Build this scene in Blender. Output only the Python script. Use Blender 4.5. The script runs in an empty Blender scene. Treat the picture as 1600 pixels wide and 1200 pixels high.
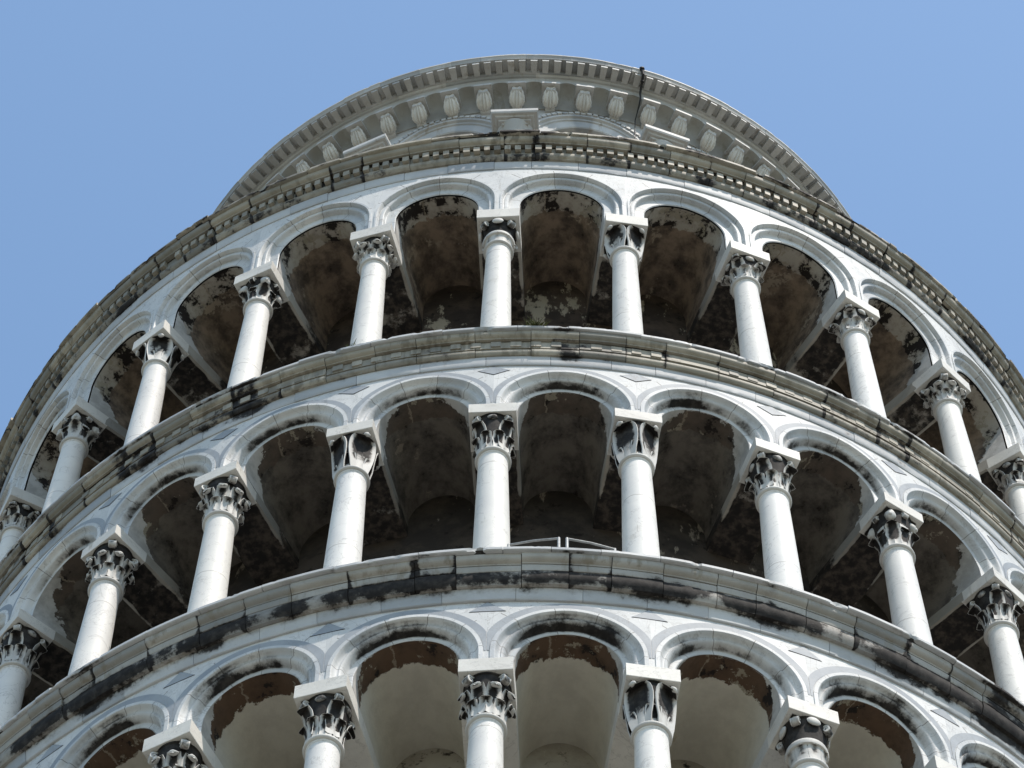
import bpy, math, random
from mathutils import Vector, Matrix, noise as mnoise
random.seed(7)
R = math.radians
scene = bpy.context.scene
col = scene.collection

# ------------------------------------------------------------------ camera
CAM_D, CAM_F, CAM_P, CAM_Y, CAM_R = 23.5934, 5145.07, 1.09962, -0.01241, 0.01567
cd = bpy.data.cameras.new('camera'); cam = bpy.data.objects.new('camera', cd); col.objects.link(cam)
fw = Vector((math.sin(CAM_Y)*math.cos(CAM_P), math.cos(CAM_Y)*math.cos(CAM_P), math.sin(CAM_P)))
rt = fw.cross(Vector((0, 0, 1))).normalized(); up = rt.cross(fw)
r2 = math.cos(CAM_R)*rt + math.sin(CAM_R)*up; u2 = -math.sin(CAM_R)*rt + math.cos(CAM_R)*up
m = Matrix((r2, u2, -fw)).transposed().to_4x4(); m.translation = Vector((0, -CAM_D, 0))
cam.matrix_world = m
cd.sensor_width = 36; cd.lens = 36*CAM_F/1600; cd.clip_start = .5; cd.clip_end = 6000
scene.camera = cam
# ------------------------------------------------------------------ light
SUN_AZ, SUN_EL = R(40), R(60)            # azimuth measured from the camera side of the tower towards +x
wd = bpy.data.worlds.new('World'); scene.world = wd; wd.use_nodes = True
nt = wd.node_tree; nt.nodes.clear()
wo = nt.nodes.new('ShaderNodeOutputWorld'); bg = nt.nodes.new('ShaderNodeBackground'); sk = nt.nodes.new('ShaderNodeTexSky')
sk.sky_type = 'NISHITA'; sk.sun_disc = False; sk.sun_elevation = SUN_EL
sk.air_density = 1.5; sk.dust_density = 1.0; sk.ozone_density = 2.4; sk.altitude = 10
tint = nt.nodes.new('ShaderNodeMix'); tint.data_type = 'RGBA'; tint.blend_type = 'MULTIPLY'; tint.inputs[0].default_value = 1; tint.inputs[7].default_value = (.95, 1.015, 1.02, 1)
nt.links.new(sk.outputs[0], tint.inputs[6]); nt.links.new(tint.outputs[2], bg.inputs[0]); nt.links.new(bg.outputs[0], wo.inputs[0]); bg.inputs[1].default_value = .15
sdir = Vector((math.sin(SUN_AZ)*math.cos(SUN_EL), -math.cos(SUN_AZ)*math.cos(SUN_EL), math.sin(SUN_EL)))
sk.sun_rotation = math.atan2(sdir.x, sdir.y)
sl = bpy.data.lights.new('sun', 'SUN'); sl.energy = 3.65; sl.angle = R(.53); sl.color = (1, .915, .825)
so = bpy.data.objects.new('sun', sl); col.objects.link(so); so.rotation_euler = sdir.to_track_quat('Z', 'Y').to_euler()
scene.view_settings.view_transform = 'Standard'; scene.view_settings.look = 'None'
scene.view_settings.exposure = .33; scene.view_settings.gamma = 1

# ------------------------------------------------------------------ node helper
class N:
    def __init__(s, name):
        s.m = bpy.data.materials.new(name); s.m.use_nodes = True; s.t = s.m.node_tree; s.t.nodes.clear()
        s.out = s.t.nodes.new('ShaderNodeOutputMaterial'); s.b = s.t.nodes.new('ShaderNodeBsdfPrincipled')
        s.t.links.new(s.b.outputs[0], s.out.inputs[0]); s.b.inputs['Roughness'].default_value = .75
        s.b.inputs['Specular IOR Level'].default_value = .3
    def L(s, a, i):
        if isinstance(a, bpy.types.NodeSocket): s.t.links.new(a, i)
        else: i.default_value = a
    def math(s, op, a, b=0., clamp=False):
        n = s.t.nodes.new('ShaderNodeMath'); n.operation = op; n.use_clamp = clamp; s.L(a, n.inputs[0]); s.L(b, n.inputs[1]); return n.outputs[0]
    def vmath(s, op, a, b):
        n = s.t.nodes.new('ShaderNodeVectorMath'); n.operation = op; s.L(a, n.inputs[0]); s.L(b, n.inputs[1]); return n.outputs[0]
    def obj(s, rnd=37.):
        c = s.t.nodes.new('ShaderNodeTexCoord'); i = s.t.nodes.new('ShaderNodeObjectInfo')
        cm = s.t.nodes.new('ShaderNodeCombineXYZ'); k = s.math('MULTIPLY', i.outputs['Random'], rnd)
        for q in range(3): s.t.links.new(k, cm.inputs[q])
        return s.vmath('ADD', c.outputs['Object'], cm.outputs[0])
    def attr(s, name):
        n = s.t.nodes.new('ShaderNodeAttribute'); n.attribute_name = name; return n
    def sep(s, v):
        n = s.t.nodes.new('ShaderNodeSeparateXYZ'); s.L(v, n.inputs[0]); return n.outputs
    def noise(s, v, sc, det=5., ro=.55, dist=0.):
        n = s.t.nodes.new('ShaderNodeTexNoise'); s.L(v, n.inputs['Vector']); n.inputs['Scale'].default_value = sc
        n.inputs['Detail'].default_value = det; n.inputs['Roughness'].default_value = ro; n.inputs['Distortion'].default_value = dist
        return n.outputs['Fac']
    def mr(s, f, a, b, c=0., d=1.):
        n = s.t.nodes.new('ShaderNodeMapRange'); n.interpolation_type = 'SMOOTHSTEP'; s.L(f, n.inputs[0])
        for i, x in enumerate((a, b, c, d)): n.inputs[i+1].default_value = x
        return n.outputs[0]
    def mix(s, f, a, b, mode='MIX'):
        n = s.t.nodes.new('ShaderNodeMix'); n.data_type = 'RGBA'; n.blend_type = mode; s.L(f, n.inputs[0])
        s.L(a if isinstance(a, bpy.types.NodeSocket) else (*a, 1), n.inputs[6]); s.L(b if isinstance(b, bpy.types.NodeSocket) else (*b, 1), n.inputs[7])
        return n.outputs[2]
    def bump(s, h, st, dist=.02):
        n = s.t.nodes.new('ShaderNodeBump'); n.inputs['Strength'].default_value = st; n.inputs['Distance'].default_value = dist; s.L(h, n.inputs['Height'])
        s.t.links.new(n.outputs[0], s.b.inputs['Normal'])
    def done(s, c):
        s.L(c if isinstance(c, bpy.types.NodeSocket) else (*c, 1), s.b.inputs['Base Color']); return s.m

BLACK = (.014, .012, .011)
def marble(name, c1, c2, stain=(.30, .27, .21), stain_at=.62, crust_amp=1.0, crust_big=1.2, vein=.0, joint=0., rnd=37., tonev=.22, speck=.5, soot=(.045, .04, .036)):
    n = N(name); P = n.obj(rnd); A = n.attr('uvt'); U = n.sep(A.outputs['Vector']); cr = n.attr('crust').outputs['Fac']
    base = n.mix(n.mr(n.noise(P, 1.7, 6, .6), .35, .65), c1, c2)
    # blue-grey marble clouds, tone of each block
    base = n.mix(n.math('MULTIPLY', n.mr(U[2], .55, 1.), .45), base, (c1[0]*.62, c1[1]*.68, c1[2]*.76))
    tn = n.math('ADD', n.math('MULTIPLY', U[2], -tonev), 1.)
    hsv = n.t.nodes.new('ShaderNodeHueSaturation'); n.L(tn, hsv.inputs['Value']); n.L(base, hsv.inputs['Color']); base = hsv.outputs[0]
    # grime that runs down, warm patches
    sc = n.vmath('MULTIPLY', P, (9., 9., 1.1))
    st = n.math('MULTIPLY', n.mr(n.noise(sc, 1., 6, .6), stain_at, stain_at+.14), n.mr(n.noise(P, .9, 3), .4, .62))
    base = n.mix(n.math('MULTIPLY', st, .8), base, stain)
    pt = n.mr(n.noise(P, 3.3, 9, .7), .58, .74)
    base = n.mix(n.math('MULTIPLY', pt, .5), base, stain)
    fine = n.noise(P, 60, 4, .7)
    base = n.mix(n.math('MULTIPLY', n.mr(fine, .58, .72), speck*.5), base, (.22, .2, .17))
    if vein:
        v = n.math('ABSOLUTE', n.math('SUBTRACT', n.noise(P, 2.1, 7, .6, 1.2), .5))
        base = n.mix(n.math('MULTIPLY', n.mr(v, .0, .012, 1., 0.), vein), base, (.2, .19, .18))
    if joint:
        f = n.math('FRACT', n.math('DIVIDE', U[0], joint)); f = n.math('ABSOLUTE', n.math('SUBTRACT', f, .5))
        base = n.mix(n.math('MULTIPLY', n.mr(f, .5-.012/joint*.5, .5-.004/joint*.5), .75), base, (.12, .11, .1))
    # black gypsum crust
    k = n.math('ADD', cr, n.math('MULTIPLY', n.math('SUBTRACT', n.noise(P, 6.5, 10, .70), .5), crust_amp))
    k = n.math('ADD', k, n.math('MULTIPLY', n.math('SUBTRACT', n.noise(P, 1.25, 3, .5), .5), crust_big))
    kk = n.mr(k, .50, .70)
    kk = n.math('MULTIPLY', kk, n.mr(cr, .03, .15))
    base = n.mix(n.math('MULTIPLY', n.mr(k, .3, .62), n.mr(cr, .03, .2)), base, n.mix(.5, base, (.16, .14, .12)))
    cc = n.mix(n.mr(n.noise(P, 11, 7, .6), .4, .7), BLACK, soot)
    base = n.mix(kk, base, cc)
    h = n.math('ADD', n.math('MULTIPLY', n.noise(P, 28, 8, .7), .6), n.math('MULTIPLY', n.noise(P, 5, 5), .5))
    h = n.math('ADD', h, n.math('MULTIPLY', kk, .35))
    n.bump(h, .35, .012)
    if name == 'white_marble':
        oi = n.t.nodes.new('ShaderNodeObjectInfo'); z = n.sep(n.t.nodes.new('ShaderNodeTexCoord').outputs['Object'])[2]
        hs = n.t.nodes.new('ShaderNodeHueSaturation'); n.L(n.mr(oi.outputs['Random'], 0., 1., .90, 1.02), hs.inputs['Value']); n.L(base, hs.inputs['Color'])
        base = n.mix(n.math('MULTIPLY', n.math('FRACT', n.math('MULTIPLY', oi.outputs['Random'], 7.3)), .35), hs.outputs[0], n.mix(.5, hs.outputs[0], (.74, .69, .58)))
        jz = n.math('ADD', n.math('MULTIPLY', n.math('FRACT', n.math('MULTIPLY', oi.outputs['Random'], 13.7)), -1.9), -.1)
        jd = n.math('ABSOLUTE', n.math('ADD', n.math('SUBTRACT', z, jz), n.math('MULTIPLY', n.math('SUBTRACT', n.noise(P, 5, 4), .5), .05)))
        base = n.mix(n.math('MULTIPLY', n.mr(jd, .003, .010, 1., 0.), .55), base, (.25, .23, .2))
    n.L(n.math('ADD', n.math('MULTIPLY', kk, .2), .62), n.b.inputs['Roughness'])
    return n.done(base)

def plaster(name, cin, cin2, c1, c2, pale, patch_at, dark_at, edge=.26, rnd=0., spd=1.75, blk=.56):
    """vault skin: uvt.x along the arch, uvt.y metres in from the front edge; stone ring in front, plaster behind"""
    n = N(name); P = n.obj(rnd); U = n.sep(n.attr('uvt').outputs['Vector'])
    big = n.noise(P, 1.1, 5, .6); mid = n.noise(P, 3.6, 9, .68); fin = n.noise(P, 17, 8, .7)
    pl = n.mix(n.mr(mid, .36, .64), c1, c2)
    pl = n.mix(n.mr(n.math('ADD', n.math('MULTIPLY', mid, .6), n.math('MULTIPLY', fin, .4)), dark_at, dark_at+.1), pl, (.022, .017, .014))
    pl = n.mix(n.math('MULTIPLY', n.mr(n.math('ADD', n.math('MULTIPLY', big, .6), n.math('MULTIPLY', n.noise(P, 8., 9, .7), .4)), patch_at, patch_at+.035), .8), pl, pale)
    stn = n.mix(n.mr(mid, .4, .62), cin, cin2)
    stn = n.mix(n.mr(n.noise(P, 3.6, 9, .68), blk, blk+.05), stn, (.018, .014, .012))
    stn = n.mix(n.math('MULTIPLY', n.mr(n.math('ADD', n.math('MULTIPLY', n.noise(P, 2.2, 3), .5), n.math('MULTIPLY', n.noise(P, 9., 8, .7), .5)), .56, .58), .85), stn, (.30, .27, .21))
    f = n.math('ABSOLUTE', n.math('SUBTRACT', n.math('FRACT', n.math('DIVIDE', n.math('ADD', U[0], n.math('MULTIPLY', mid, .25)), .93)), .5))
    stn = n.mix(n.math('MULTIPLY', n.mr(n.math('ADD', f, n.math('MULTIPLY', n.math('SUBTRACT', fin, .5), .05)), .484, .497), .8), stn, (.26, .22, .17))
    e = n.math('ADD', U[1], n.math('MULTIPLY', n.math('SUBTRACT', n.noise(P, 7, 6, .65), .5), .22))
    c = n.mix(n.mr(e, edge-.008, edge+.008), stn, pl)
    sp = n.math('ADD', n.math('SUBTRACT', n.math('MULTIPLY', U[2], 1.15), n.math('MULTIPLY', U[1], spd)), n.math('MULTIPLY', n.math('SUBTRACT', n.math('ADD', n.math('MULTIPLY', n.noise(P, 1.3, 3), .6), n.math('MULTIPLY', n.noise(P, 5.5, 9, .7), .5)), .55), 1.7))
    mb = n.mix(n.mr(n.noise(P, 4, 8, .65), .4, .62), (.50, .49, .47), (.36, .35, .33))
    c = n.mix(n.mr(sp, .36, .40), c, mb)
    n.bump(n.math('ADD', n.math('MULTIPLY', fin, .5), mid), .4, .02)
    n.b.inputs['Roughness'].default_value = .9
    return n.done(c)

def soot_wall(name, c1, c2, pale, pat):
    n = N(name); P = n.obj(0.)
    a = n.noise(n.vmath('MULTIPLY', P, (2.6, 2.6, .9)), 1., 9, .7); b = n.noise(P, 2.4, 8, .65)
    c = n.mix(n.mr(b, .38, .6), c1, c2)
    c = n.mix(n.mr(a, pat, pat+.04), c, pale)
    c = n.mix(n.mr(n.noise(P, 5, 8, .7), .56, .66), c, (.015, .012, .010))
    n.bump(b, .5, .03); n.b.inputs['Roughness'].default_value = .9
    return n.done(c)

M = {}
M['shaft'] = marble('white_marble', (.80, .785, .75), (.72, .71, .69), stain=(.52, .49, .43), stain_at=.68, vein=.35, speck=.12, tonev=.0, crust_amp=.9)
M['capital'] = marble('carved_marble', (.60, .59, .56), (.50, .49, .465), stain=(.34, .31, .26), crust_amp=1.0, crust_big=.5, tonev=0., speck=.4)
M['abacus'] = marble('impost_marble', (.70, .68, .63), (.60, .58, .54), crust_amp=.9, crust_big=.4, tonev=0., vein=.3)
M['arch'] = marble('arch_marble', (.70, .70, .69), (.575, .585, .585), stain=(.36, .34, .30), vein=.4, joint=.37, crust_big=.9, crust_amp=.75, tonev=.14)
M['inlay'] = marble('grey_inlay', (.29, .32, .355), (.36, .385, .41), stain=(.25, .24, .23), vein=.3, tonev=.2)
M['cornice'] = marble('cornice_stone', (.455, .44, .405), (.35, .335, .305), stain=(.21, .185, .14), stain_at=.50, crust_big=1.1, crust_amp=1.2, tonev=.28, speck=1.)
M['cornice_beige'] = marble('cornice_travertine', (.43, .395, .325), (.30, .275, .22), stain=(.155, .135, .10), stain_at=.47, crust_big=1.1, crust_amp=1.3, tonev=.30, speck=1.)
M['bed'] = marble('bed_marble', (.56, .57, .57), (.46, .47, .48), stain=(.3, .28, .24), crust_big=1.3, crust_amp=1.2, tonev=.2)
M['belfry'] = marble('belfry_marble', (.57, .565, .555), (.46, .455, .44), stain=(.31, .27, .22), stain_at=.55, crust_big=.6, crust_amp=.8, tonev=.25, speck=.5)
M['lintel'] = marble('lintel_marble', (.42, .39, .34), (.30, .28, .24), stain=(.16, .13, .10), crust_big=.9, crust_amp=1.2, tonev=.2, soot=(.075, .06, .048))
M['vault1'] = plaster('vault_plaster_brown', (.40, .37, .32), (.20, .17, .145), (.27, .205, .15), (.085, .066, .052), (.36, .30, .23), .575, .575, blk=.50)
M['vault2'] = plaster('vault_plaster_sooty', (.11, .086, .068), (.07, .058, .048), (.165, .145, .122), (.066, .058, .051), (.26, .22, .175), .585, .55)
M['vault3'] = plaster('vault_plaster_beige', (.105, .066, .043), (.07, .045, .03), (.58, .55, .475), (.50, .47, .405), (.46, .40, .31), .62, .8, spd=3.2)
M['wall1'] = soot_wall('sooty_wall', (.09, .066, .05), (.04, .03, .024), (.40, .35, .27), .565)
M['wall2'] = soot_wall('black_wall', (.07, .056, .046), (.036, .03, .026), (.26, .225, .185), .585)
M['wall3'] = soot_wall('grey_wall', (.40, .37, .315), (.32, .29, .245), (.44, .41, .35), .6)
def simple(name, c, rough=.6, metal=0., nz=.25, sc=8.):
    n = N(name); P = n.obj(11.); f = n.noise(P, sc, 6, .6)
    n.b.inputs['Roughness'].default_value = rough; n.b.inputs['Metallic'].default_value = metal
    n.bump(f, .15, .01)
    return n.done(n.mix(n.mr(f, .3, .7), tuple(x*(1-nz) for x in c), tuple(min(1, x*(1+nz)) for x in c)))
M['cable'] = simple('black_rubber', (.018, .017, .018), .6)
M['steel'] = simple('galvanised_steel', (.30, .31, .31), .55, .3, .2, 30)
M['weed'] = simple('dry_leaf', (.075, .085, .028), .8, 0, .5, 20)
M['lead'] = simple('lead_sheet', (.12, .12, .12), .7)
def ground_mat(name, c1, c2, c3):
    n = N(name); c = n.t.nodes.new('ShaderNodeTexCoord').outputs['Object']
    b = n.mix(n.mr(n.noise(c, .15, 6), .35, .65), c1, c2)
    b = n.mix(n.mr(n.noise(c, 9, 8, .7), .5, .75), b, c3); n.b.inputs['Roughness'].default_value = .95
    n.bump(n.noise(c, 20, 8, .7), .5, .03); return n.done(b)
M['grass'] = ground_mat('lawn', (.14, .133, .10), (.16, .15, .115), (.105, .10, .075))
M['paving'] = ground_mat('paving', (.48, .455, .43), (.43, .405, .385), (.34, .32, .30))

# ------------------------------------------------------------------ mesh helpers
class MB:
    def __init__(s): s.v = []; s.f = []; s.mi = []; s.u = []; s.c = []
    def p(s, co, uvt=(0, 0, 0), c=0.): s.v.append(co); s.u.append(uvt); s.c.append(c); return len(s.v)-1
    def q(s, *ids, m=0): s.f.append(ids); s.mi.append(m)
    def grid(s, rows, m=0, closed=False):
        for a, b in zip(rows[:-1], rows[1:]):
            n = len(a)
            for i in range(n if closed else n-1): s.q(a[i], a[(i+1) % n], b[(i+1) % n], b[i], m=m)
    def box(s, x0, x1, y0, y1, z0, z1, uvt=(0, 0, 0), c=0., m=0, tf=None):
        P = [(x, y, z) for z in (z0, z1) for y in (y0, y1) for x in (x0, x1)]
        if tf: P = [tf(*p) for p in P]
        i = [s.p(p, uvt, c) for p in P]
        for f in ((0, 2, 3, 1), (4, 5, 7, 6), (0, 1, 5, 4), (1, 3, 7, 5), (3, 2, 6, 7), (2, 0, 4, 6)): s.q(*[i[k] for k in f], m=m)
    def lathe(s, prof, n=32, m=0, uvt=(0, 0, 0)):
        rows = []
        for r, z, c in prof: rows.append([s.p((r*math.cos(2*math.pi*k/n), r*math.sin(2*math.pi*k/n), z), uvt, c) for k in range(n)])
        s.grid(rows, m, True); return rows
    def tube(s, pts, rad, n=8, c=0., m=0, cap=True):
        rows = []; pts = [Vector(p) for p in pts]; rr = rad if isinstance(rad, (list, tuple)) else [rad]*len(pts)
        pv = None
        for i, p in enumerate(pts):
            d = (pts[min(i+1, len(pts)-1)]-pts[max(i-1, 0)]).normalized()
            if pv is None: pv = d.orthogonal().normalized()
            a = (pv-d*pv.dot(d)).normalized(); pv = a; b = d.cross(a)
            rows.append([s.p(tuple(p+(a*math.cos(2*math.pi*k/n)+b*math.sin(2*math.pi*k/n))*rr[i]), (0, 0, 0), c) for k in range(n)])
        s.grid(rows, m, True)
        if cap: s.q(*rows[0][::-1], m=m); s.q(*rows[-1], m=m)
    def mesh(s, name, mats, sharp=35, smooth=True):
        me = bpy.data.meshes.new(name); me.from_pydata(s.v, [], s.f)
        for mt in mats: me.materials.append(mt)
        me.polygons.foreach_set('material_index', s.mi)
        a = me.attributes.new('uvt', 'FLOAT_VECTOR', 'POINT'); a.data.foreach_set('vector', [x for t in s.u for x in t])
        a = me.attributes.new('crust', 'FLOAT', 'POINT'); a.data.foreach_set('value', s.c)
        me.validate(); me.update()
        import bmesh
        bm = bmesh.new(); bm.from_mesh(me); bmesh.ops.recalc_face_normals(bm, faces=bm.faces[:]); bm.to_mesh(me); bm.free()
        if smooth:
            me.polygons.foreach_set('use_smooth', [True]*len(me.polygons)); me.set_sharp_from_angle(angle=R(sharp))
        return me
    def build(s, name, mats, parent=None, **k):
        o = bpy.data.objects.new(name, s.mesh(name, mats if isinstance(mats, list) else [mats], **k)); col.objects.link(o)
        if parent: o.parent = parent
        return o
def put(name, mesh, parent, loc=(0, 0, 0), rz=0.):
    o = bpy.data.objects.new(name, mesh); col.objects.link(o); o.parent = parent; o.location = loc; o.rotation_euler = (0, 0, rz); return o
def cyl(phi, r, z): return (r*math.sin(phi), -r*math.cos(phi), z)
def empty(name, loc=(0, 0, 0)):
    o = bpy.data.objects.new(name, None); col.objects.link(o); o.location = loc; return o
def tag(o, label=None, cat=None, group=None, kind=None):
    for k, v in (('label', label), ('category', cat), ('group', group), ('kind', kind)):
        if v: o[k] = v
def nz(*a): return mnoise.noise(Vector(a))

# ------------------------------------------------------------------ ground
GZ = -1.6
def disc(name, r0, r1, z, mat, n=96):
    b = MB(); A = []; rows = []
    for r in (r0, r1): rows.append([b.p((r*math.cos(2*math.pi*k/n), r*math.sin(2*math.pi*k/n), z)) for k in range(n)])
    b.grid(rows, 0, True); o = b.build(name, mat, smooth=False); tag(o, kind='structure'); return o
disc('ground', 0.01, 3000, GZ, M['grass']); disc('paving', 6.0, 20, GZ+.006, M['paving'])

# ------------------------------------------------------------------ the tower
tower = empty('bell_tower', (0, 0, GZ)); tag(tower, 'round white marble bell tower with three tiers of columned arcades seen from below', 'tower')
root = empty('tmp'); col.objects.unlink(root); bpy.data.objects.remove(root)
class Par:  # children are modelled in world coordinates; the tower's empty stands on the ground
    pass
def child(o): o.parent = tower; o.matrix_parent_inverse = Matrix.Translation((0, 0, -GZ)); return o
PH0 = -.0541; STEP = R(12); KS = range(-8, 9); BAYS = range(-8, 8)
RF = 7.43                                  # arcade front
R0, R1 = R(-103), R(103)

G = [dict(i=1, ab=36.15, at=36.38, sh=35.60, zc=36.77, fl=32.79, rt=.146, rb=.182, lip=(7.67, 38.283), bedbot=37.63, vault='vault1', wall='wall1', cap=.55),
     dict(i=2, ab=31.07, at=31.26, sh=30.36, zc=31.34, fl=27.76, rt=.158, rb=.195, lip=(7.622, 32.79), bedbot=32.19, vault='vault2', wall='wall2', cap=.71),
     dict(i=3, ab=25.90, at=26.12, sh=25.22, zc=26.285, fl=22.70, rt=.157, rb=.19, lip=(7.693, 27.757), bedbot=27.165, vault='vault3', wall='wall3', cap=.68)]

# ---- cornices: built block by block
def arc_pts(x0, z0, x1, z1, bulge, n=5):
    out = []
    for i in range(1, n):
        t = i/n; k = math.sin(math.pi*t)*bulge; dx, dz = x1-x0, z1-z0; L = math.hypot(dx, dz)
        out.append((x0+dx*t+dz/L*k, z0+dz*t-dx/L*k))
    return out
def sweep_block(b, prof, a0, a1, seg, jr, jz, tone, m, crf, chip=0., v0=0.):
    """prof: (r, z, crust, edge) ; a closed-ended block"""
    n = max(2, int((a1-a0)*7.5/seg)); rows = []; L = 0; prev = None
    vs = []
    for r, z, c, e in prof:
        if prev: L += math.hypot(r-prev[0], z-prev[1])
        vs.append(L); prev = (r, z)
    for i in range(n+1):
        a = a0+(a1-a0)*i/n; row = []
        for (r, z, c, e), v in zip(prof, vs):
            dr = dz = 0
            if e and chip:
                k = nz(a*40, z*9, 3.1)+.6*nz(a*120, z*20, 7)
                if k > .35: dr = -(k-.35)*chip*e; dz = (k-.35)*chip*.5*(1 if e > 0 else 1)
                dr += nz(a*25, z*5, 0)*.003
            row.append(b.p(cyl(a, r+jr+dr, z+jz+dz), (a*7.5, v0+v, tone), crf(c, a, v)))
        rows.append(row)
    b.grid(rows, m)
    b.q(*rows[0], m=m); b.q(*rows[-1][::-1], m=m)
def ring_blocks(b, prof, rnd, wmin, wmax, jit=.004, gap=.004, seg=.05, m=0, crf=None, chip=0., a0=R0, a1=R1, J=None):
    a = a0; crf = crf or (lambda c, a, v: c)
    if J:      # courses carved from the same stones share their joints
        for e0, e1, jr, jz, tone, bad in J:
            def cf(c, a, v, e0=e0, e1=e1, bad=bad):
                d = min(a-e0, e1-a)*7.5
                return crf(c, a, v)+(bad*max(0., 1-d/.05) if c > .05 else 0.)
            sweep_block(b, prof, e0+.0035/7.5, e1-.0035/7.5, seg, jr+rnd.gauss(0, .0015), jz+rnd.gauss(0, .001), min(1, max(0, tone+rnd.gauss(0, .12))), m, cf, chip)
        return
    while a < a1:
        w = rnd.uniform(wmin, wmax)/7.5
        sweep_block(b, prof, a+gap/7.5/2, min(a+w, a1+.02)-gap/7.5/2, seg, rnd.gauss(0, jit), rnd.gauss(0, jit*.8), rnd.random(), m, crf, chip)
        a += w

def cornice(g):
    i = g['i']; rl, zt = g['lip']; rnd = random.Random(40+i); b = MB()
    zb = g['bedbot']; H = zt-zb                                      # total height, about .6
    rb = RF-.012
    d = rl-rb                                                        # overhang, about .25
    seed = i*17.3
    def crf(c, a, v):
        if c <= 0: return 0.
        k = nz(a*11, seed, 0)*.5+nz(a*27, seed, 4)*.35+nz(a*4, seed, 9)*.35
        return max(0., c+k*.75) if c > 0 else 0
    X = lambda f: rb+d*f
    Z = lambda f: zt-H*f
    lipc = .60 if i == 1 else .14
    ins = .14
    J = []; a = R0
    while a < R1:
        w = rnd.uniform(.38, .66)/7.5; J.append((a, a+w, rnd.gauss(0, .005), rnd.gauss(0, .004), rnd.random(), rnd.choice((0, 0, 0, .45, .7)))); a += w
    # top slab with its thin lip
    lip = [(rb-ins, Z(.10)-.002, 0, 0), (rl-.035, Z(.10), .25, 1), (rl-.012, Z(.095), .35, 1), (rl, Z(.08), lipc, 1), (rl, Z(.012), lipc*.7, 1), (rl-.012, zt, 0, 1), (6.0, zt+.004, 0, 0)]
    ring_blocks(b, lip, rnd, .35 if i == 1 else .45, .85, .009 if i == 1 else .006, .007 if i == 1 else .005, .03, 0 if i == 1 else 1, crf, .14 if i == 1 else .08)
    # cyma
    cy = [(rb-ins, Z(.30), 0, 0)] + [(X(.61), Z(.285), .28, 0)] + [(X(.63), Z(.262), .12, 1)]
    cy += [(x, z, .1, 0) for x, z in arc_pts(X(.63), Z(.262), X(.84), Z(.125), .018, 6)]
    cy += [(X(.84), Z(.125), .1, 0), (X(.85), Z(.107), .2, 0), (rb-ins, Z(.105), 0, 0)]
    ring_blocks(b, cy, rnd, .40, .62, .004, .006, .05, 0, crf, .0, J=J)
    if i < 3:
        # backing of the dentils
        bk = [(rb-ins, Z(.548), 0, 0), (X(.33 if i == 1 else .44), Z(.545), .26, 0), (X(.33 if i == 1 else .44), Z(.31), .26, 0), (rb-ins, Z(.305), 0, 0)]
        ring_blocks(b, bk, rnd, .4, .62, .002, .002, .07, 0, crf, J=J)
        fa = [(rb-ins, Z(.72), 0, 0), (rb+.055, Z(.716), .50 if i == 1 else .3, 0), (rb+.065, Z(.70), .52 if i == 1 else .33, 1)]
        fa += [(x, z, .50 if i == 1 else .30, 0) for x, z in arc_pts(rb+.065, Z(.70), X(.37), Z(.565), .012, 5)]
        fa += [(X(.375), Z(.55), .22, 0), (rb-ins, Z(.54), 0, 0)]
        ring_blocks(b, fa, rnd, .40, .62, .004, .006, .05, 0, crf, .04, J=J)
        bed = [(rb-ins, Z(1.0), 0, 0), (rb+.012, Z(1.), .0, 0), (rb+.018, Z(.985), .0, 1), (rb+.026, Z(.90), .06, 0), (rb+.032, Z(.76), .2, 0), (rb+.034, Z(.72), .4, 0), (rb-ins, Z(.715), 0, 0)]
        ring_blocks(b, bed, rnd, .45, .75, .003, .005, .06, 1, crf, .02)
    else:
        f2 = [(rb-ins, Z(.45), 0, 0), (X(.54), Z(.445), .5, 0), (X(.56), Z(.43), .36, 1), (X(.60), Z(.325), .16, 0), (X(.60), Z(.305), .15, 0), (rb-ins, Z(.302), 0, 0)]
        ring_blocks(b, f2, rnd, .40, .62, .004, .005, .05, 0, crf, .02, J=J)
        ov = [(rb-ins, Z(.74), 0, 0), (X(.37), Z(.735), .60, 0), (X(.39), Z(.72), .70, 1)]
        ov += [(x, z, .78, 0) for x, z in arc_pts(X(.39), Z(.72), X(.52), Z(.46), .015, 6)]
        ov += [(X(.53), Z(.455), .7, 0), (rb-ins, Z(.452), 0, 0)]
        ring_blocks(b, ov, rnd, .40, .62, .003, .004, .05, 0, crf, .03, J=J)
        bed = [(rb-ins, Z(1.0), 0, 0), (rb+.022, Z(1.), .0, 0), (rb+.03, Z(.985), .0, 1), (rb+.04, Z(.90), .3, 0), (rb+.055, Z(.80), .5, 0), (rb+.065, Z(.742), .6, 0), (rb-ins, Z(.74), 0, 0)]
        ring_blocks(b, bed, rnd, .5, .8, .003, .004, .06, 1, crf, .03)
    # solid core behind the blocks: soot-black joints
    core = [(7.0, Z(.985)), (rb-.006, Z(.985)), (rb-.006, Z(.72)), (X(.05), Z(.71)), (X(.24), Z(.62)), (X(.31), Z(.54)), (X(.31), Z(.3)), (X(.56), Z(.27)), (X(.76), Z(.12)), (rl-.045, Z(.09)), (rl-.02, Z(.05)), (rl-.035, Z(.02)), (6.0, Z(.02))]
    rows = []
    for k in range(181):
        a = R0+(R1-R0)*k/180; rows.append([b.p(cyl(a, r-.003, z), (0, 0, .5), 1.6) for r, z in core])
    b.grid(rows, 0)
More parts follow.
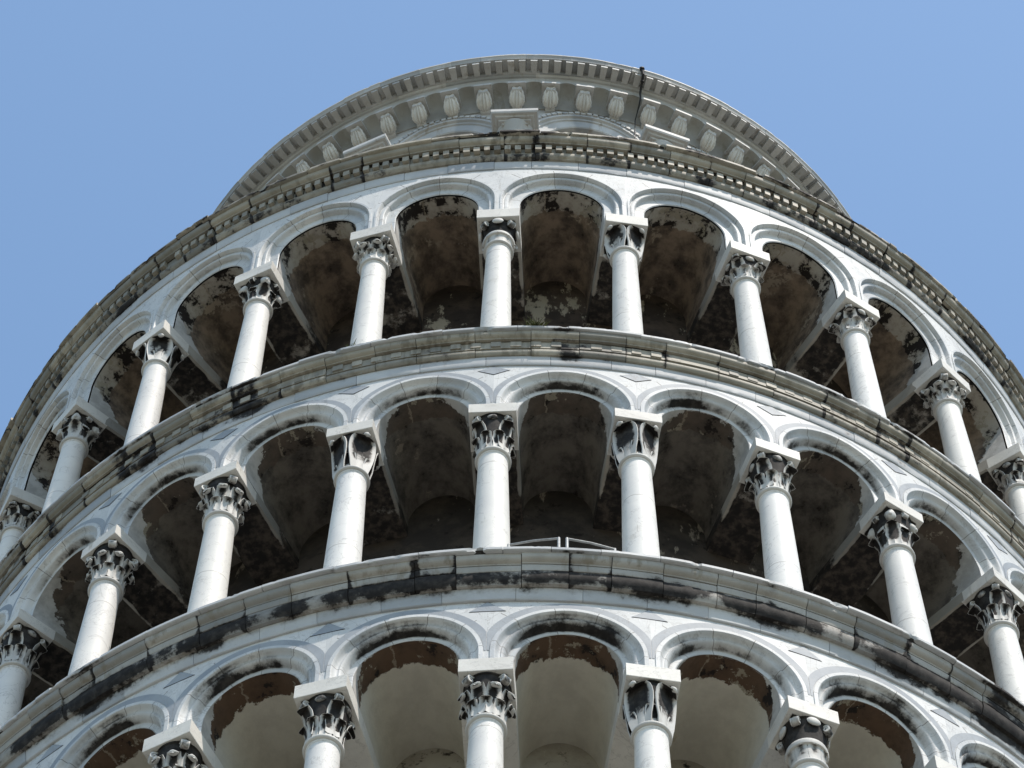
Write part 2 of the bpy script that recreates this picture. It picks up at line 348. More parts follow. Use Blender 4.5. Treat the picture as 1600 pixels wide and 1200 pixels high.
    if i < 3:
        pitch = (.128 if i == 1 else .222)/7.5; a = R0
        while a < R1:
            wf = .60 if i == 1 else .52
            if rnd.random() > (.06 if i == 1 else .12):
                k = max(0., .05+.25*nz(a*9, seed+50, 1)); hw = pitch*wf/2*rnd.uniform(.92, 1.06); t = rnd.random()
                x1 = X(.555)+rnd.gauss(0, .003)-(.0 if i == 1 else .012); x0 = X(.2); z0 = Z(.525)+rnd.uniform(0, .012)-(0 if i == 1 else -.004); z1 = Z(.325)
                b.box(-hw, hw, x0, x1, z0, z1, (a*7.5, 0, t), k, 0, lambda p, r, z, a=a: cyl(a+p*7.5/r, r, z))
            a += pitch
    o = child(b.build('cornice', [M['cornice' if i == 3 else 'cornice_beige'], M['bed']], sharp=28))
    return o

# ---- arch bays
def arch_bay(g, k, seed):
    i = g['i']; rnd = random.Random(seed*100+k*7+i); am = PH0+STEP*(k+.5)
    zc, at, zb = g['zc'], g['at'], g['bedbot']+.02
    jr = rnd.gauss(0, .0006)
    if i == 1:
        prof = [(.757, -.012, 0), (.757, 0, 0), (.733, 0, 0), (.727, -.010, .05), (.722, -.056, .15), (.712, -.060, .2), (.706, -.052, .05), (.69, -.048, 0), (.665, -.052, .0), (.656, -.062, .05), (.650, -.108, .3), (.641, -.118, .34), (.530, -.122, 0), (.520, -.134, .1)]
    else:
        q = .66 if i == 3 else .46; q0 = q*(.72 if i == 3 else .45)
        prof = [(.745, -.014, 0), (.745, 0, 0), (.705, 0, 0), (.698, -.006, q0*.6), (.688, -.03, q0), (.674, -.052, q0), (.66, -.062, q0*1.15), (.65, -.064, q0*1.25), (.642, -.058, q0*1.1), (.630, -.064, q0*1.1), (.615, -.082, q*.9), (.606, -.108, q*1.05), (.600, -.135, q*1.2), (.592, -.150, q*1.15), (.535, -.154, .12), (.522, -.166, .1)]
    def path(rho, n=34):
        """lateral, z, arc position for a ring at rho; straight stilts below the centre"""
        out = []
        for j in range(4): out.append((-rho, at+(zc-at)*j/4, j/4*(zc-at)))
        for j in range(n+1):
            t = math.pi*(1-j/n); out.append((rho*math.cos(t), zc+rho*math.sin(t), (zc-at)+.63*math.pi*j/n))
        for j in range(3, -1, -1): out.append((rho, at+(zc-at)*j/4, 2*(zc-at)+.63*math.pi-j/4*(zc-at)))
        return out
    b = MB(); rows = []; P0 = path(prof[0][0]); nP = len(P0)
    off = rnd.uniform(0, .37); base_t = [rnd.random() for _ in range(14)]
    cs = rnd.uniform(-.12, .18)
    for rho, dr, c in prof:
        row = []
        for j, (s, z, L) in enumerate(path(rho)):
            top = max(0., (z-zc)/.7)
            cc = max(0., c*(.35+.85*top)+cs*(c > .02)+(.18*nz(L*2.2, k*3.1, i))*(c > .02)) if c else 0.
            if top < .12 and c < .3: cc *= .3
            wob = .002*nz(L*6, rho*8, k)
            row.append(b.p(cyl(am+s/RF, RF+dr+jr+wob, z+wob), (L+off, rho, base_t[int((L+off)/.37) % 14]), cc))
        rows.append(row)
    b.grid(rows, 0)
    # spandrel: from the ring to the rectangle of the bay
    rw = RF-.012; hx = STEP/2*RF
    def rect(j):
        s, z, L = P0[j]
        if j < 4 or j >= nP-4: return (math.copysign(hx, s), z)
        dx, dz = s, z-zc
        t = min(hx/abs(dx) if abs(dx) > 1e-6 else 9e9, (zb-zc)/dz if dz > 1e-6 else 9e9)
        return (dx*t, zc+dz*t)
    inner = [b.p(cyl(am+s/RF, rw, z), (L+off, .8, .35), 0) for s, z, L in P0]
    outer = []
    for j in range(nP):
        s, z = rect(j); outer.append((s, z))
    mid = [b.p(cyl(am+(P0[j][0]+outer[j][0])/2/RF, rw+.003*nz(j*.7, k, 5), (P0[j][1]+outer[j][1])/2), (P0[j][2]+off, .85, .3), 0) for j in range(nP)]
    outv = [b.p(cyl(am+s/RF, rw, z), (0, .9, .3), .0) for s, z in outer]
    b.grid([inner, mid, outv], 0)
    # exact corner fill
    for sg in (-1, 1):
        cands = [j for j in range(nP) if abs(outer[j][0]-sg*hx) < 1e-4]; j0 = cands[-1] if sg < 0 else cands[0]; j1 = j0+1 if sg < 0 else j0-1
        b.q(outv[j0], outv[j1], b.p(cyl(am+sg*hx/RF, rw, zb), (0, .9, .3), 0))
    o = child(b.build('arch', [M['arch']], sharp=30))
    if i > 1:   # coloured marble bands and triangles let into the spandrels
        ib = MB(); r3 = rw+.004
        for rr0, rr1 in ((.752, .768),) if i == 2 else ((.75, .772),):
            pass
        ro = .825 if i == 2 else .845
        n = 40; A = []; B_ = []
        for j in range(n+1):
            t = math.pi*(1-j/n); 
            def clampxy(rho):
                s = rho*math.cos(t); z = zc+rho*math.sin(t); return max(-hx+.004, min(hx-.004, s)), min(z, zb-.022)
            s, z = clampxy(.752); A.append(ib.p(cyl(am+s/RF, r3, z), (j*.07, 0, rnd.random()*.5), 0))
            s, z = clampxy(ro); B_.append(ib.p(cyl(am+s/RF, r3, z), (j*.07, 0, .2), 0))
        ib.grid([A, B_], 0)
        # triangle at the right-hand spandrel of the bay, standing on the column line
        ac = am+STEP/2; zt_ = zb-.026; hh = .165 if i == 3 else .15; ww = .17
        if k < BAYS[-1]:
            if i == 3: tri = [(-ww, zt_-hh), (ww, zt_-hh), (0, zt_)]
            else: tri = [(-ww, zt_-hh*.62), (0, zt_-hh*1.25), (ww, zt_-hh*.62), (0, zt_)]
            ids = [ib.p(cyl(ac+s/RF, r3+.001, z), (0, 0, .1), 0) for s, z in tri]; ib.q(*ids)
            # dark joint round it
            ids2 = [ib.p(cyl(ac+s*1.06/RF, r3-.0015, zt_-hh*.5+(z-zt_+hh*.5)*1.10), (0, 0, .9), 1.2) for s, z in tri]; ib.q(*ids2)
        ib.build('inlay', M['inlay'], o, smooth=False)
    # vault
    vb = MB(); rows = []; rs = [7.44-.165]; 
    while rs[-1] > 6.06: rs.append(rs[-1]-.06)
    rs[-1] = 6.03
    for r in rs:
        w = min(.5205, r*STEP/2-.252); row = []
        for j in range(4): row.append((-w, at-.01+(zc-at)*j/4))
        for j in range(29):
            t = math.pi*(1-j/28); row.append((w*math.cos(t), zc+.5215*math.sin(t)))
        for j in range(3, -1, -1): row.append((w, at-.01+(zc-at)*j/4))
        rows.append([vb.p(cyl(am+math.asin(s/r), r, z+.006*nz(s*3, r*3, k)), (jj*.055, rs[0]-r, max(0., 1-(z-at)/.75)), 0) for jj, (s, z) in enumerate(row)])
    vb.grid(rows, 0)
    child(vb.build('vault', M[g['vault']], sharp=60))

def lintel(g, k):
    rnd = random.Random(900+k*11+g['i']); a = PH0+STEP*k; b = MB(); t = rnd.random(); hw = .256
    rows = []
    n = 14
    for j in range(n+1):
        y = -(6.04+(6.99-6.04)*j/n); q = .78+.4*nz(k*3.1, j*.4, g['i'])
        if g['i'] == 3: q = -.1+.25*nz(k*3.1, j*.6, 3)
        elif g['i'] == 2: q += .15
        row = []; e_ = (.15+.85*max(0., min(1., (.62-j/n)/.3)))*max(q, 0.)
        for x, z, c in ((-hw, g['at']-.004, e_), (-hw, g['ab']+.012, e_*.9), (-hw+.015, g['ab']+.004, e_*.8), (-hw+.045, g['ab']+.004, q), (hw-.045, g['ab']+.004, q), (hw-.015, g['ab']+.004, e_*.8), (hw, g['ab']+.012, e_*.9), (hw, g['at']-.004, e_)):
            row.append(b.p((x, y, z), (y, x, t), max(0, c)))
        rows.append(row)
    b.grid(rows, 0); b.q(*rows[0]); b.q(*rows[-1])
    o = child(b.build('lintel', M['lintel' if g['i'] < 3 else 'abacus'], sharp=40)); o.rotation_euler = (0, 0, a); return o

# ---- columns
def shaft_mesh(g):
    b = MB(); h = g['sh']-g['fl']; rt, rb = g['rt'], g['rb']; rows = []
    pr = [(0.0, .12-h, 0), (rb*1.28, .12-h, 0)]
    for j in range(9):
        t = -math.pi/2+math.pi*j/8; pr.append((rb*1.14+.045*math.cos(t), .165-h+.045*math.sin(t), 0))
    pr += [(rb*1.08, .215-h, 0), (rb*1.04, .235-h, 0), (rb, .27-h, 0)]
    for j in range(1, 13):
        t = j/12; pr.append((rb+(rt-rb)*(t**1.25), .27-h+(h-.27-.05)*t, 0))
    pr += [(rt, -.03, 0), (rt+.008, -.018, .06), (rt+.008, 0, .05)]
    b.lathe(pr, 40); b.box(-rb*1.36, rb*1.36, -rb*1.36, rb*1.36, -h-.004, .122-h, (0, 0, 0), 0)
    return b.mesh('column', [M['shaft']], sharp=30)

def leaf(b, alpha, r0, z0, out, hgt, w, curl=.35, lobes=0, cup=.02, th=.012, cr=.2, base=.8):
    """a carved leaf rising from the bell and bending outwards; edge and tip stay clean, the cup keeps its crust"""
    ca, sa = math.cos(alpha), math.sin(alpha); n, mm = 9, 6; F, B_ = [], []; w *= 1.28
    for i in range(n+1):
        t = i/n
        rr = r0+out*(t**2.2); zz = z0+hgt*(math.sin(min(t, .86)*math.pi/2/.86))-max(0, t-.8)/.2*hgt*curl*.35; rr += max(0, t-.78)/.22*out*.22
        ww = w*(base+(1-base)*math.sin(math.pi*min(1, t*1.1)))*(1 if t < .72 else math.sqrt(max(.03, 1-((t-.72)/.29)**2)))
        if lobes: ww *= 1-.16*abs(math.sin(t*math.pi*lobes))
        f, g_ = [], []
        for j in range(mm+1):
            s = j/mm*2-1; x = s*ww/2; d = cup*(s*s)*(1 if i else .3); rib = .006*math.cos(s*math.pi*2) if lobes else 0
            c = max(0., cr*(1-s*s*.9)*(1.15 if .12 < t < .85 else .35))
            for lst, o in ((f, 0.), (g_, -th)):
                rad = rr-d*.6+o+rib; lst.append(b.p((rad*ca-x*sa, rad*sa+x*ca, zz+d*.25+(o*-.25)), (0, 0, .2), c if o == 0 else cr))
        F.append(f); B_.append(g_)
    b.grid(F, 0); b.grid([r[::-1] for r in B_], 0)
    for i in range(n):
        b.q(F[i][0], F[i+1][0], B_[i+1][0], B_[i][0]); b.q(F[i][-1], B_[i][-1], B_[i+1][-1], F[i+1][-1])
    b.q(*F[-1], *B_[-1][::-1])

def volute(b, alpha, rbell, z0, rc, zc, rad, th=.013, cr=.1, both=True):
    """broad stalk from the bell to the abacus corner, rolled into a thick spiral scroll"""
    ca, sa = math.cos(alpha), math.sin(alpha)
    leaf(b, alpha, rbell-.006, z0, (rc-rbell)+.02, (zc+rad*.9-z0), .085, .0, 0, .012, .022, cr*1.5+.12, .9)
    hw = rad*.78; N_ = 26; out, inn = [], []
    for j in range(N_+1):
        a = math.pi*.75-j/N_*2*math.pi*1.7; q = rad*(1-j/N_*.80); w = hw*(1-.15*j/N_)
        for lst, d in ((out, 0.), (inn, -th*1.6*(1-.5*j/N_))):
            r, z = rc+(q+d)*math.cos(a), zc+(q+d)*math.sin(a)
            lst.append([b.p((r*ca-s_*w*sa, r*sa+s_*w*ca, z), (0, 0, .1), cr if abs(s_) == 1 else cr*.4) for s_ in (-1, -.5, .5, 1)])
    b.grid(out, 0); b.grid([r[::-1] for r in inn], 0)
    for j in range(N_):
        b.q(out[j][0], out[j+1][0], inn[j+1][0], inn[j][0]); b.q(out[j][-1], inn[j][-1], inn[j+1][-1], out[j+1][-1])
    rows = []
    for s_ in (-1, 1): rows.append([b.p(((rc+.85*rad*math.cos(2*math.pi*k/12))*ca-s_*hw*.72*sa, (rc+.85*rad*math.cos(2*math.pi*k/12))*sa+s_*hw*.72*ca, zc+.85*rad*math.sin(2*math.pi*k/12)), (0, 0, 0), .55) for k in range(12)])
    b.grid(rows, 0, True); b.q(*rows[0]); b.q(*rows[1][::-1])

def blob(b, c, rx, ry, rz, alpha, cr=.1, bumps=0, seed=0):
    ca, sa = math.cos(alpha), math.sin(alpha); rows = []; ry *= 1.3; rx *= 1.1
    for i in range(9):
        t = math.pi*i/8; row = []
        for k in range(12):
            p = 2*math.pi*k/12; q = 1+(bumps*math.sin(3*p+seed)*math.sin(2*t))
            x, y, z = rx*q*math.sin(t)*math.cos(p), ry*q*math.sin(t)*math.sin(p), rz*math.cos(t)
            row.append(b.p((c[0]+x*ca-y*sa, c[1]+x*sa+y*ca, c[2]+z), (0, 0, .1), cr))
        rows.append(row)
    b.grid(rows, 0, True)

def capital_mesh(g, var):
    rnd = random.Random(var*31+g['i']*5); b = MB(); h = g['ab']-g['sh']; rt = g['rt']; q = .76 if g['i'] == 1 else .90
    asr = rt+.038
    pr = [(rt, -.002, 0)]
    for j in range(9):
        t = -math.pi/2+math.pi*j/8; pr.append((asr-.026+.026*math.cos(t), .028+.026*math.sin(t), .05))
    pr += [(rt+.004, .056, .15), (rt+.002, .075, .1)]
    for j in range(1, 9):
        t = j/8; pr.append((rt+.003+.066*t**2.6, .075+(h-.10)*t, q*(.25+1.0*t)))
    pr += [(rt+.085, h-.018, q), (rt+.085, h+.002, q)]
    b.lathe(pr, 36)
    D = math.pi/2; corner = .255*1.414-.055
    if var % 5 == 0:          # leafy: two tiers and scrolls
        for k in range(8): leaf(b, k*D/2+D/4, rt+.008, .06, .085, h*.42, .115, .4, 3, .02, cr=q*.75)
        for k in range(4): leaf(b, k*D+D/2, rt+.01, .10, .15, h*.66, .15, .4, 4, .02, cr=q*.9)
        for k in range(4): volute(b, k*D+D/2, rt+.02, h*.5, corner-.05, h-.065, .055, .013, .12)
        for k in range(4): blob(b, (.215*math.cos(k*D), .215*math.sin(k*D), h-.055), .03, .045, .045, k*D, q*.6, .15)
    elif var % 5 == 1:        # four smooth broad leaves sweeping to the corners, small lobes between
        for k in range(4): leaf(b, k*D+D/2, rt-.005, .05, corner-rt-.03, h*.88, .27, .3, 0, -.045, .02, q*1.0, .62)
        for k in range(4): leaf(b, k*D, rt+.004, .055, .055, h*.40, .125, .5, 0, .03, .014, q*1.15, .85)
        for k in range(4): blob(b, ((corner+.005)*math.cos(k*D+D/2), (corner+.005)*math.sin(k*D+D/2), h-.075), .03, .035, .03, k*D+D/2, .05, .2, k)
    elif var % 5 == 2:        # collar, round boss on every face, scrolled corners
        b.lathe([(rt+.012, h*.40, q*.4), (rt+.045, h*.42, .1), (rt+.055, h*.47, .1), (rt+.045, h*.52, q*.5), (rt+.02, h*.54, q)], 32)
        for k in range(4): blob(b, (.235*math.cos(k*D), .235*math.sin(k*D), h-.065), .03, .058, .058, k*D, .1)
        for k in range(4): volute(b, k*D+D/2, rt+.01, h*.38, corner-.06, h-.075, .062, .017, .05)
        for k in range(8): leaf(b, k*D/2, rt+.006, .055, .04, h*.34, .10, .3, 0, .02, cr=q*.5)
    elif var % 5 == 3:        # dense acanthus with knobbed tips
        for k in range(8): leaf(b, k*D/2, rt+.006, .06, .075, h*.36, .11, .5, 3, .015, cr=q*.7)
        for k in range(8): leaf(b, k*D/2+D/4, rt+.012, .08, .125, h*.62, .135, .7, 4, .015, cr=q*.8)
        for k in range(8):
            a = k*D/2+D/4; blob(b, ((rt+.11)*math.cos(a), (rt+.11)*math.sin(a), h*.64+.015), .036, .045, .026, a, q*.3, .25, k)
        for k in range(4): volute(b, k*D+D/2, rt+.03, h*.5, corner-.04, h-.075, .062, .016, .08)
    else:                     # heads at the corners
        for k in range(4):
            a = k*D+D/2; blob(b, ((corner-.085)*math.cos(a), (corner-.085)*math.sin(a), h-.10), .065, .05, .085, a, q*.35, .16, k)
            blob(b, ((corner-.03)*math.cos(a), (corner-.03)*math.sin(a), h-.13), .025, .02, .03, a, q*.1)
            leaf(b, a, rt+.006, .07, .12, h*.52, .14, .3, 3, .02, cr=q*.8)
        for k in range(4):
            leaf(b, k*D, rt+.006, .06, .07, h*.48, .13, .5, 2, .025, cr=q*.9); volute(b, k*D, rt+.03, h*.5, .235, h-.07, .045, .013, .12)
    r0 = rt+.03
    for i, (x, y, z) in enumerate(b.v):
        r = math.hypot(x, y)
        if r > r0: f = (r0+(r-r0)*.74)/r; b.v[i] = (x*f, y*f, z)
    return b.mesh('capital', [M['capital']], sharp=45)

def abacus_mesh(g, var):
    b = MB(); h0, h1 = 0., g['at']-g['ab']; hw, y0, y1 = .256, -.242, .242; rnd = random.Random(var+5); q = .72 if g['i'] == 1 else 1.0
    n = 16; rows = []
    for i in range(n+1):
        y = y0+.004+(y1-y0-.008)*i/n; row = []
        for j in range(n+1):
            x = -hw+.004+(2*hw-.008)*j/n; e = min(hw-abs(x), y-y0 if True else 0, (y1-y)+.05)
            c = max(0., min(1., (e-.03)/.04))*q*.95; row.append(b.p((x, y, h0), (x, y, .1), c))
        rows.append(row)
    b.grid(rows, 0)
    ring = lambda z, ins, c: [b.p(p, (0, 0, .1), c) for p in ((-hw+ins, y0+ins, z), (hw-ins, y0+ins, z), (hw-ins, y1-ins, z), (-hw+ins, y1-ins, z))]
    a, c_, d_, e = ring(h0, .004, 0), ring(h0+.006, 0, 0), ring(h1-.006, 0, 0), ring(h1, .004, 0)
    b.grid([a, c_, d_, e], 0, True); b.q(*e)
    return b.mesh('abacus', [M['abacus']], sharp=30)

CAPVAR = {1: {-4: 4, -3: 1, -2: 4, -1: 3, 0: 2, 1: 1, 2: 0, 3: 0, 4: 3, 5: 0}, 2: {-4: 0, -3: 3, -2: 3, -1: 1, 0: 0, 1: 1, 2: 0, 3: 4, 4: 0}, 3: {-3: 0, -2: 3, -1: 0, 0: 3, 1: 1, 2: 2, 3: 0}}
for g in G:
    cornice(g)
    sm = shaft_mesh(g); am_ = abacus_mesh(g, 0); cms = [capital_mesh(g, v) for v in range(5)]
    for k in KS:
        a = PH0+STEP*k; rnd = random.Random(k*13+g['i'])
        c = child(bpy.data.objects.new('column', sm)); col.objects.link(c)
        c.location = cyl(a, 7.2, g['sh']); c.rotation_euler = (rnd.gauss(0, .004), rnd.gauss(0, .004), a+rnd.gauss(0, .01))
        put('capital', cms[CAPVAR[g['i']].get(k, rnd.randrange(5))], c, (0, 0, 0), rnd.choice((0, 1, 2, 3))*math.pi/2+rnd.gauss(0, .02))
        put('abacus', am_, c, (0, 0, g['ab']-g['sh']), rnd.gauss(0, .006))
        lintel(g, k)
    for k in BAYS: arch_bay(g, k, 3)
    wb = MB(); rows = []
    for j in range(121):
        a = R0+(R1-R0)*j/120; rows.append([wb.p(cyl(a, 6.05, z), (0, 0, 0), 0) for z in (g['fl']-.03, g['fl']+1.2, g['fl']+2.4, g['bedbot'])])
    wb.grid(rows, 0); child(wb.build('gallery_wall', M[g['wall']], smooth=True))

# ---- lower storeys (below the picture): floors, drum and base
lb = MB()
prof = [(7.9, GZ), (7.9, 6.2), (8.05, 6.5), (8.05, 6.8), (6.05, 6.82), (6.05, 11.6), (7.5, 11.62), (7.7, 12.1), (6.05, 12.12), (6.05, 17.0), (7.5, 17.02), (7.7, 17.45), (6.05, 17.47), (6.05, 22.1), (7.42, 22.12), (7.45, 22.35), (7.69, 22.66), (7.69, 22.70), (6.0, 22.705)]
rows = [[lb.p((r*math.cos(2*math.pi*k/96), r*math.sin(2*math.pi*k/96), z), (0, 0, .3), 0) for k in range(96)] for r, z in prof]
lb.grid(rows, 0, True); child(lb.build('lower_storey', M['arch'], sharp=20))

# ---- belfry
BZ = 38.29; BR = 5.12; NB = 16; BST = 2*math.pi/NB; BP = R(-2.5)
b = MB()
rows = []
ZB1 = 45.0
def belfry_arch(k):
    am = BP+BST*(k+.5); rnd = random.Random(k+70); zs = 43.86; ri, ro = .64, .97; hx = BST/2*5.2
    prof = [(.955, -.03, 0), (.955, .0, 0), (.90, .0, 0), (.885, -.035, .1), (.845, -.04, .05), (.835, -.06, .1), (.80, -.062, .0), (.665, -.07, 0), (.645, -.085, .05)]
    b = MB(); rows = []; t_ = [rnd.random() for _ in range(20)]
    def pth(rho):
        out = [(-rho, zs-.1, 0), (-rho, zs-.05, .05)]
        for j in range(33):
            t = math.pi*(1-j/32); out.append((rho*math.cos(t), zs+rho*math.sin(t), .1+j*.08))
        return out+[(rho, zs-.05, 2.7), (rho, zs-.1, 2.75)]
    for rho, dr, c in prof: rows.append([b.p(cyl(am+s/5.25, 5.25+dr, z), (L, rho, t_[int(L/.3)]), c) for s, z, L in pth(rho)])
    for d in (.2, .4, .62): rows.append([b.p(cyl(am+s/(5.165-d), 5.165-d, z), (L, d, t_[int(L/.33+3) % 20]), .05) for s, z, L in pth(.645)])
    b.grid(rows, 0)
    # bead row round the arch
    for j in range(34):
        t = math.pi*(j+.5)/34
        p = lambda x, y, z, t=t: cyl(am+((.985+y)*math.cos(t)+x*math.sin(t))/5.25, 5.25+z, zs+(.985+y)*math.sin(t)-x*math.cos(t))
        b.box(-.033, .033, -.028, .03, -.05, .012+rnd.uniform(0, .012), (0, 0, rnd.random()), .05, 0, p)
    # wall above the arch
    rw = 5.215; P0 = pth(.975); inn = [b.p(cyl(am+s/5.25, rw, z), (0, 0, .3), 0) for s, z, L in P0]; ou = []
    for s, z, L in P0:
        if z <= zs: ou.append((math.copysign(hx, s), z)); continue
        dx, dz = s, z-zs; q = min(hx/abs(dx) if abs(dx) > 1e-6 else 9e9, (ZB1-zs)/dz); ou.append((dx*q, zs+dz*q))
    ov = [b.p(cyl(am+s/5.25, rw, z), (0, 0, .3), 0) for s, z in ou]; b.grid([inn, ov], 0)
    for sg in (-1, 1):
        cd_ = [j for j in range(len(ou)) if abs(ou[j][0]-sg*hx) < 1e-4]; j0 = cd_[-1] if sg < 0 else cd_[0]; j1 = j0+1 if sg < 0 else j0-1
        b.q(ov[j0], ov[j1], b.p(cyl(am+sg*hx/5.25, rw, ZB1), (0, 0, .3), 0))
    child(b.build('belfry_arch', M['belfry'], sharp=30))
bc = MB(); bc.lathe([(.17, -5.4, 0), (.16, -.36, 0), (.20, -.34, 0), (.2, -.30, 0), (.165, -.28, 0), (.2, -.12, .1), (.27, -.02, .2), (.27, 0, .2)], 28); bcm = bc.mesh('belfry_column', [M['belfry']])
bi = MB()
def imp(rs):
    prev = None
    for hx_, y0, y1, z in rs:
        r_ = [bi.p(p, (0, 0, .2), 0) for p in ((-hx_, y0, z), (hx_, y0, z), (hx_, y1, z), (-hx_, y1, z))]
        if prev: bi.grid([prev, r_], 0, True)
        else: bi.q(*r_)
        prev = r_
    bi.q(*prev)
imp([(.19, -.20, .5, -.06), (.19, -.20, .5, -.02), (.225, -.235, .5, -.02), (.235, -.245, .5, .015), (.27, -.28, .5, .02), (.285, -.295, .5, .05), (.325, -.33, .5, .055), (.34, -.345, .5, .085), (.34, -.345, .5, .16), (.33, -.335, .5, .165)])
bim = bi.mesh('impost', [M['belfry']], sharp=25)
for k in range(-4, 4): belfry_arch(k)
for k in range(-4, 5):
    a = BP+BST*k; c = child(bpy.data.objects.new('belfry_column', bcm)); col.objects.link(c); c.location = cyl(a, 5.36, 43.65); c.rotation_euler = (0, 0, a)
    put('impost', bim, c, (0, 0, 0.))
# pier wall and dark interior
wb = MB(); rows = []
for j in range(161):
    a = R0+(R1-R0)*j/160; rows.append([wb.p(cyl(a, r, z), (0, 0, .4), 0) for r, z in ((4.56, BZ), (4.56, 46.0))])
wb.grid(rows, 0); child(wb.build('belfry_wall', M['belfry']))
rb_ = MB(); rows = [[rb_.p((r*math.cos(2*math.pi*k/72), r*math.sin(2*math.pi*k/72), z), (0, 0, .4), 0) for k in range(72)] for r, z in ((5.74, 45.78), (4.6, 46.0), (.05, 46.3))]
rb_.grid(rows, 0, True); child(rb_.build('roof', M['lead']))
# cornice of the belfry
rnd = random.Random(5); cb = MB()
LIP = 45.728
ring_blocks(cb, [(5.2, LIP-.115, 0, 0), (5.762, LIP-.112, .08, 0), (5.782, LIP-.045, .08, 1), (5.793, LIP-.035, 0, 1), (5.793, LIP-.006, 0, 1), (5.785, LIP, 0, 1), (4.5, LIP+.05, 0, 0)], rnd, .5, .9, .003, .004, .05, 0, None, .02)
ring_blocks(cb, [(5.2, LIP-.20, 0, 0), (5.575, LIP-.20, .1, 0), (5.58, LIP-.117, .1, 0), (5.2, LIP-.116, 0, 0)], rnd, .6, 1., .001, .003, .08)
ring_blocks(cb, [(5.0, LIP-.245, 0, 0), (5.50, LIP-.245, 0, 0), (5.53, LIP-.235, .05, 0), (5.545, LIP-.215, .05, 0), (5.55, LIP-.196, .05, 0), (5.2, LIP-.195, 0, 0)], rnd, .6, 1., .002, .003, .06)
# ceiling with scooped niches between the corbels
NC = 69; CP = BST*0+BP+R(.2); CST = 2*math.pi/NC
rows = []
for k in range(-19, 20):
    for j in range(10):
        t = j/9*2-1; a = CP+CST*(k+.5)+t*CST/2*.70
        d = math.sqrt(max(0, 1-t*t))
        rows.append([cb.p(cyl(a, r, z), (0, 0, .5), .05) for r, z in ((5.505, LIP-.24), (5.50, LIP-.275), (5.495, LIP-.57+.22*d), (5.43, LIP-.59+.22*d), (5.34, LIP-.60+.17*d), (5.28, LIP-.63+.11*d), (5.25, LIP-.68+.06*d), (5.242, LIP-.72+.03*d), (5.235, LIP-.78), (5.15, LIP-.785))])
cb.grid([r[:3] for r in rows], 0); cb.grid([r[2:] for r in rows], 1)  # niche faces take the darker stone: recess shade put into the colour
bco = child(cb.build('belfry_cornice', [M['belfry'], M['cornice']], sharp=32))
ND = 207; dms = []
for v in range(4):
    db = MB(); hw = .052*(.95+.03*v); t = v/4
    ids = [db.p((x, -r, z), (0, 0, t), .03*(v == 2)) for x, r, z in ((-hw, 5.750, LIP-.108), (hw, 5.750, LIP-.108), (hw, 5.755, LIP-.175), (-hw, 5.755, LIP-.175), (-hw*.82, 5.57, LIP-.20), (hw*.82, 5.57, LIP-.20), (-hw, 5.57, LIP-.108), (hw, 5.57, LIP-.108))]
    for f in ((0, 1, 2, 3), (3, 2, 5, 4), (0, 3, 4, 6), (1, 7, 5, 2)): db.q(*[ids[q] for q in f])
    dms.append(db.mesh('dentil', [M['belfry']], smooth=False))
for k in range(-48, 49):
    put('dentil', dms[rnd.randrange(4)], bco, (0, 0, rnd.gauss(0, .003)), CP+2*math.pi/ND*(k+.5)+rnd.gauss(0, .0004))
kb = MB()    # corbel: bracket with a top slab
kp = [(.05, .0), (-.25, .0), (-.26, -.04), (-.25, -.09), (-.20, -.13), (-.12, -.17), (-.05, -.22), (.0, -.29), (.05, -.30), (.05, 0)]
hw = .07
A = [kb.p((-hw, y, z), (0, 0, .2), .04) for y, z in kp]; B_ = [kb.p((hw, y, z), (0, 0, .2), .04) for y, z in kp]
kb.grid([A, B_], 0, True); kb.q(*A); kb.q(*B_[::-1])
kb.box(-.132, .132, -.318, .03, .0, .05, (0, 0, .05), 0)
kbm = kb.mesh('corbel', [M['belfry']], sharp=30)
lf = MB(); rows = []
for i in range(15):
    t = i/14; y = -.265+.27*t; z = -.05-.21*t**1.1-.10*math.sin(math.pi*t); row = []
    for j in range(13):
        s = j/12*2-1; w = .126*math.sin(math.pi*(.06+.88*t))**.55*(1-.10*abs(math.sin(t*math.pi*5))*abs(s))
        row.append(lf.p((s*w, y-.012*math.cos(s*math.pi*5)*math.sin(math.pi*t), z+.05*(s*s)-.012*math.cos(s*math.pi*5)), (0, 0, .0), 0.02))
    rows.append(row)
lf.grid(rows, 0); lfm = lf.mesh('acanthus_leaf', [M['abacus']], sharp=70)
for k in range(-18, 19):
    a = CP+CST*k; c = child(bpy.data.objects.new('corbel', kbm)); col.objects.link(c)
    c.location = cyl(a, 5.25, LIP-.572+rnd.gauss(0, .003)); c.rotation_euler = (rnd.gauss(0, .01), rnd.gauss(0, .012), a)
    put('acanthus_leaf', lfm, c)

# ------------------------------------------------------------------ small things on the tower
cb = MB(); pts = [cyl(R(a_), r_, LIP+z_) for a_, r_, z_ in ((16.1, 5.70, .03), (16.25, 5.80, .02), (16.35, 5.815, -.03), (16.45, 5.80, -.09), (16.55, 5.785, -.18), (16.65, 5.70, -.235), (16.75, 5.60, -.29), (16.8, 5.545, -.36), (16.85, 5.53, -.50), (16.85, 5.45, -.60), (16.8, 5.36, -.70), (16.7, 5.29, -.80), (16.6, 5.285, -1.1), (16.5, 5.285, -2.))]
cb.tube(pts, [.022, .028, .028, .026, .022, .02, .018, .016, .014, .012, .009, .007, .007, .007], 10)
for p, r in ((pts[2], .036), (pts[5], .027)): cb.tube([p, tuple(Vector(p)+Vector((0, .0, -.03)))], r, 10)
o = cb.build('cable', M['cable']); tag(o, 'thick black cable hanging over the top cornice of the belfry', 'cable')

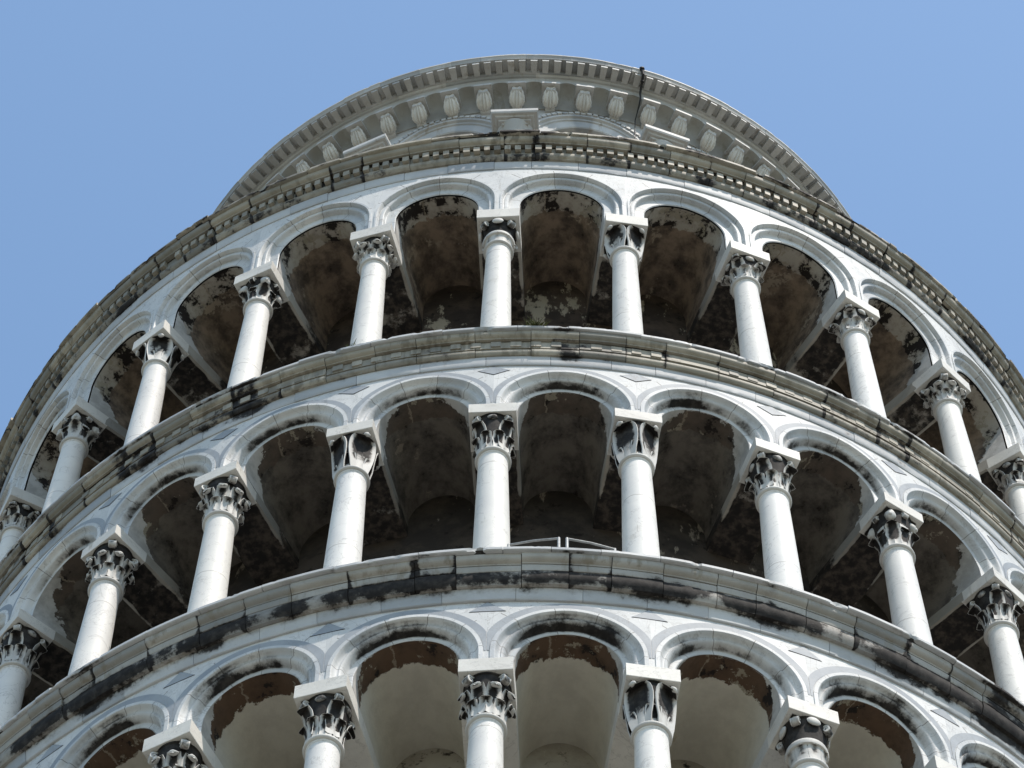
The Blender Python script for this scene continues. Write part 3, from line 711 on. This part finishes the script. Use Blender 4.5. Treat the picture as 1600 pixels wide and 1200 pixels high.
def rail(a0, a1, label, post_end):
    b = MB(); z = 28.25; e = empty('handrail', cyl(a0, 7.5, 27.76))
    off = Vector(e.location)
    P = lambda a, r, z: tuple(Vector(cyl(a, r, z))-off)
    b.tube([P(a0, 7.5, z), P((a0+a1)/2, 7.468, z), P(a1, 7.42, z)], .012, 10); b.build('top_rail', M['steel'], e)
    for a, r in ((a0, 7.5), (a1, 7.42)):
        q = MB(); q.tube([P(a, r, 27.76), P(a, r, z+.006)], .016, 10); q.tube([P(a, r, 27.76), P(a, r, 27.775)], .045, 12); q.build('post', M['steel'], e)
    q = MB(); q.tube([P(a0, 7.5, 27.98), P(a1, 7.42, 27.98)], .008, 8); q.build('middle_rail', M['steel'], e)
    tag(e, label, 'handrail', 'handrails on the gallery edge')
rail(R(2.18), R(-1.6), 'pale metal handrail behind the lowest cornice, ending beside the central column', 0)
rail(R(2.80), R(6.5), 'pale metal handrail behind the lowest cornice, right of the gap between two rails', 0)

def weed(a, r, z, n, s, label, droop=.5):
    rnd = random.Random(int(a*1000)+n); b = MB()
    for _ in range(n):
        t = rnd.uniform(0, 2*math.pi); L = s*rnd.uniform(.5, 1.15); w = L*.07; o = Vector((rnd.gauss(0, s*.25), rnd.gauss(0, s*.12), 0)); d = Vector((math.cos(t)*rnd.uniform(.3, 1), math.sin(t)*.6-.35, rnd.uniform(.2, 1.1))).normalized()
        sd = d.orthogonal().normalized()*w; pr = None
        for j in range(4):
            q = j/3; c = o+d*L*q+Vector((0, 0, -droop*L*q*q)); ww = sd*(1-q*.9); r_ = [b.p(tuple(c-ww)), b.p(tuple(c+ww))]
            if pr: b.q(pr[0], pr[1], r_[1], r_[0])
            pr = r_
    o = b.build('weed', M['weed'], smooth=False); o.location = cyl(a, r, z); o.rotation_euler = (0, 0, a); tag(o, label, 'weed', 'weeds on the cornices')
weed(R(.25), 7.59, 32.79, 90, .16, 'dry green weed tuft on the middle cornice just right of the central column')
weed(R(-15.2), 7.58, 32.79, 45, .12, 'small weed tuft on the middle cornice below the second upper column left of centre')
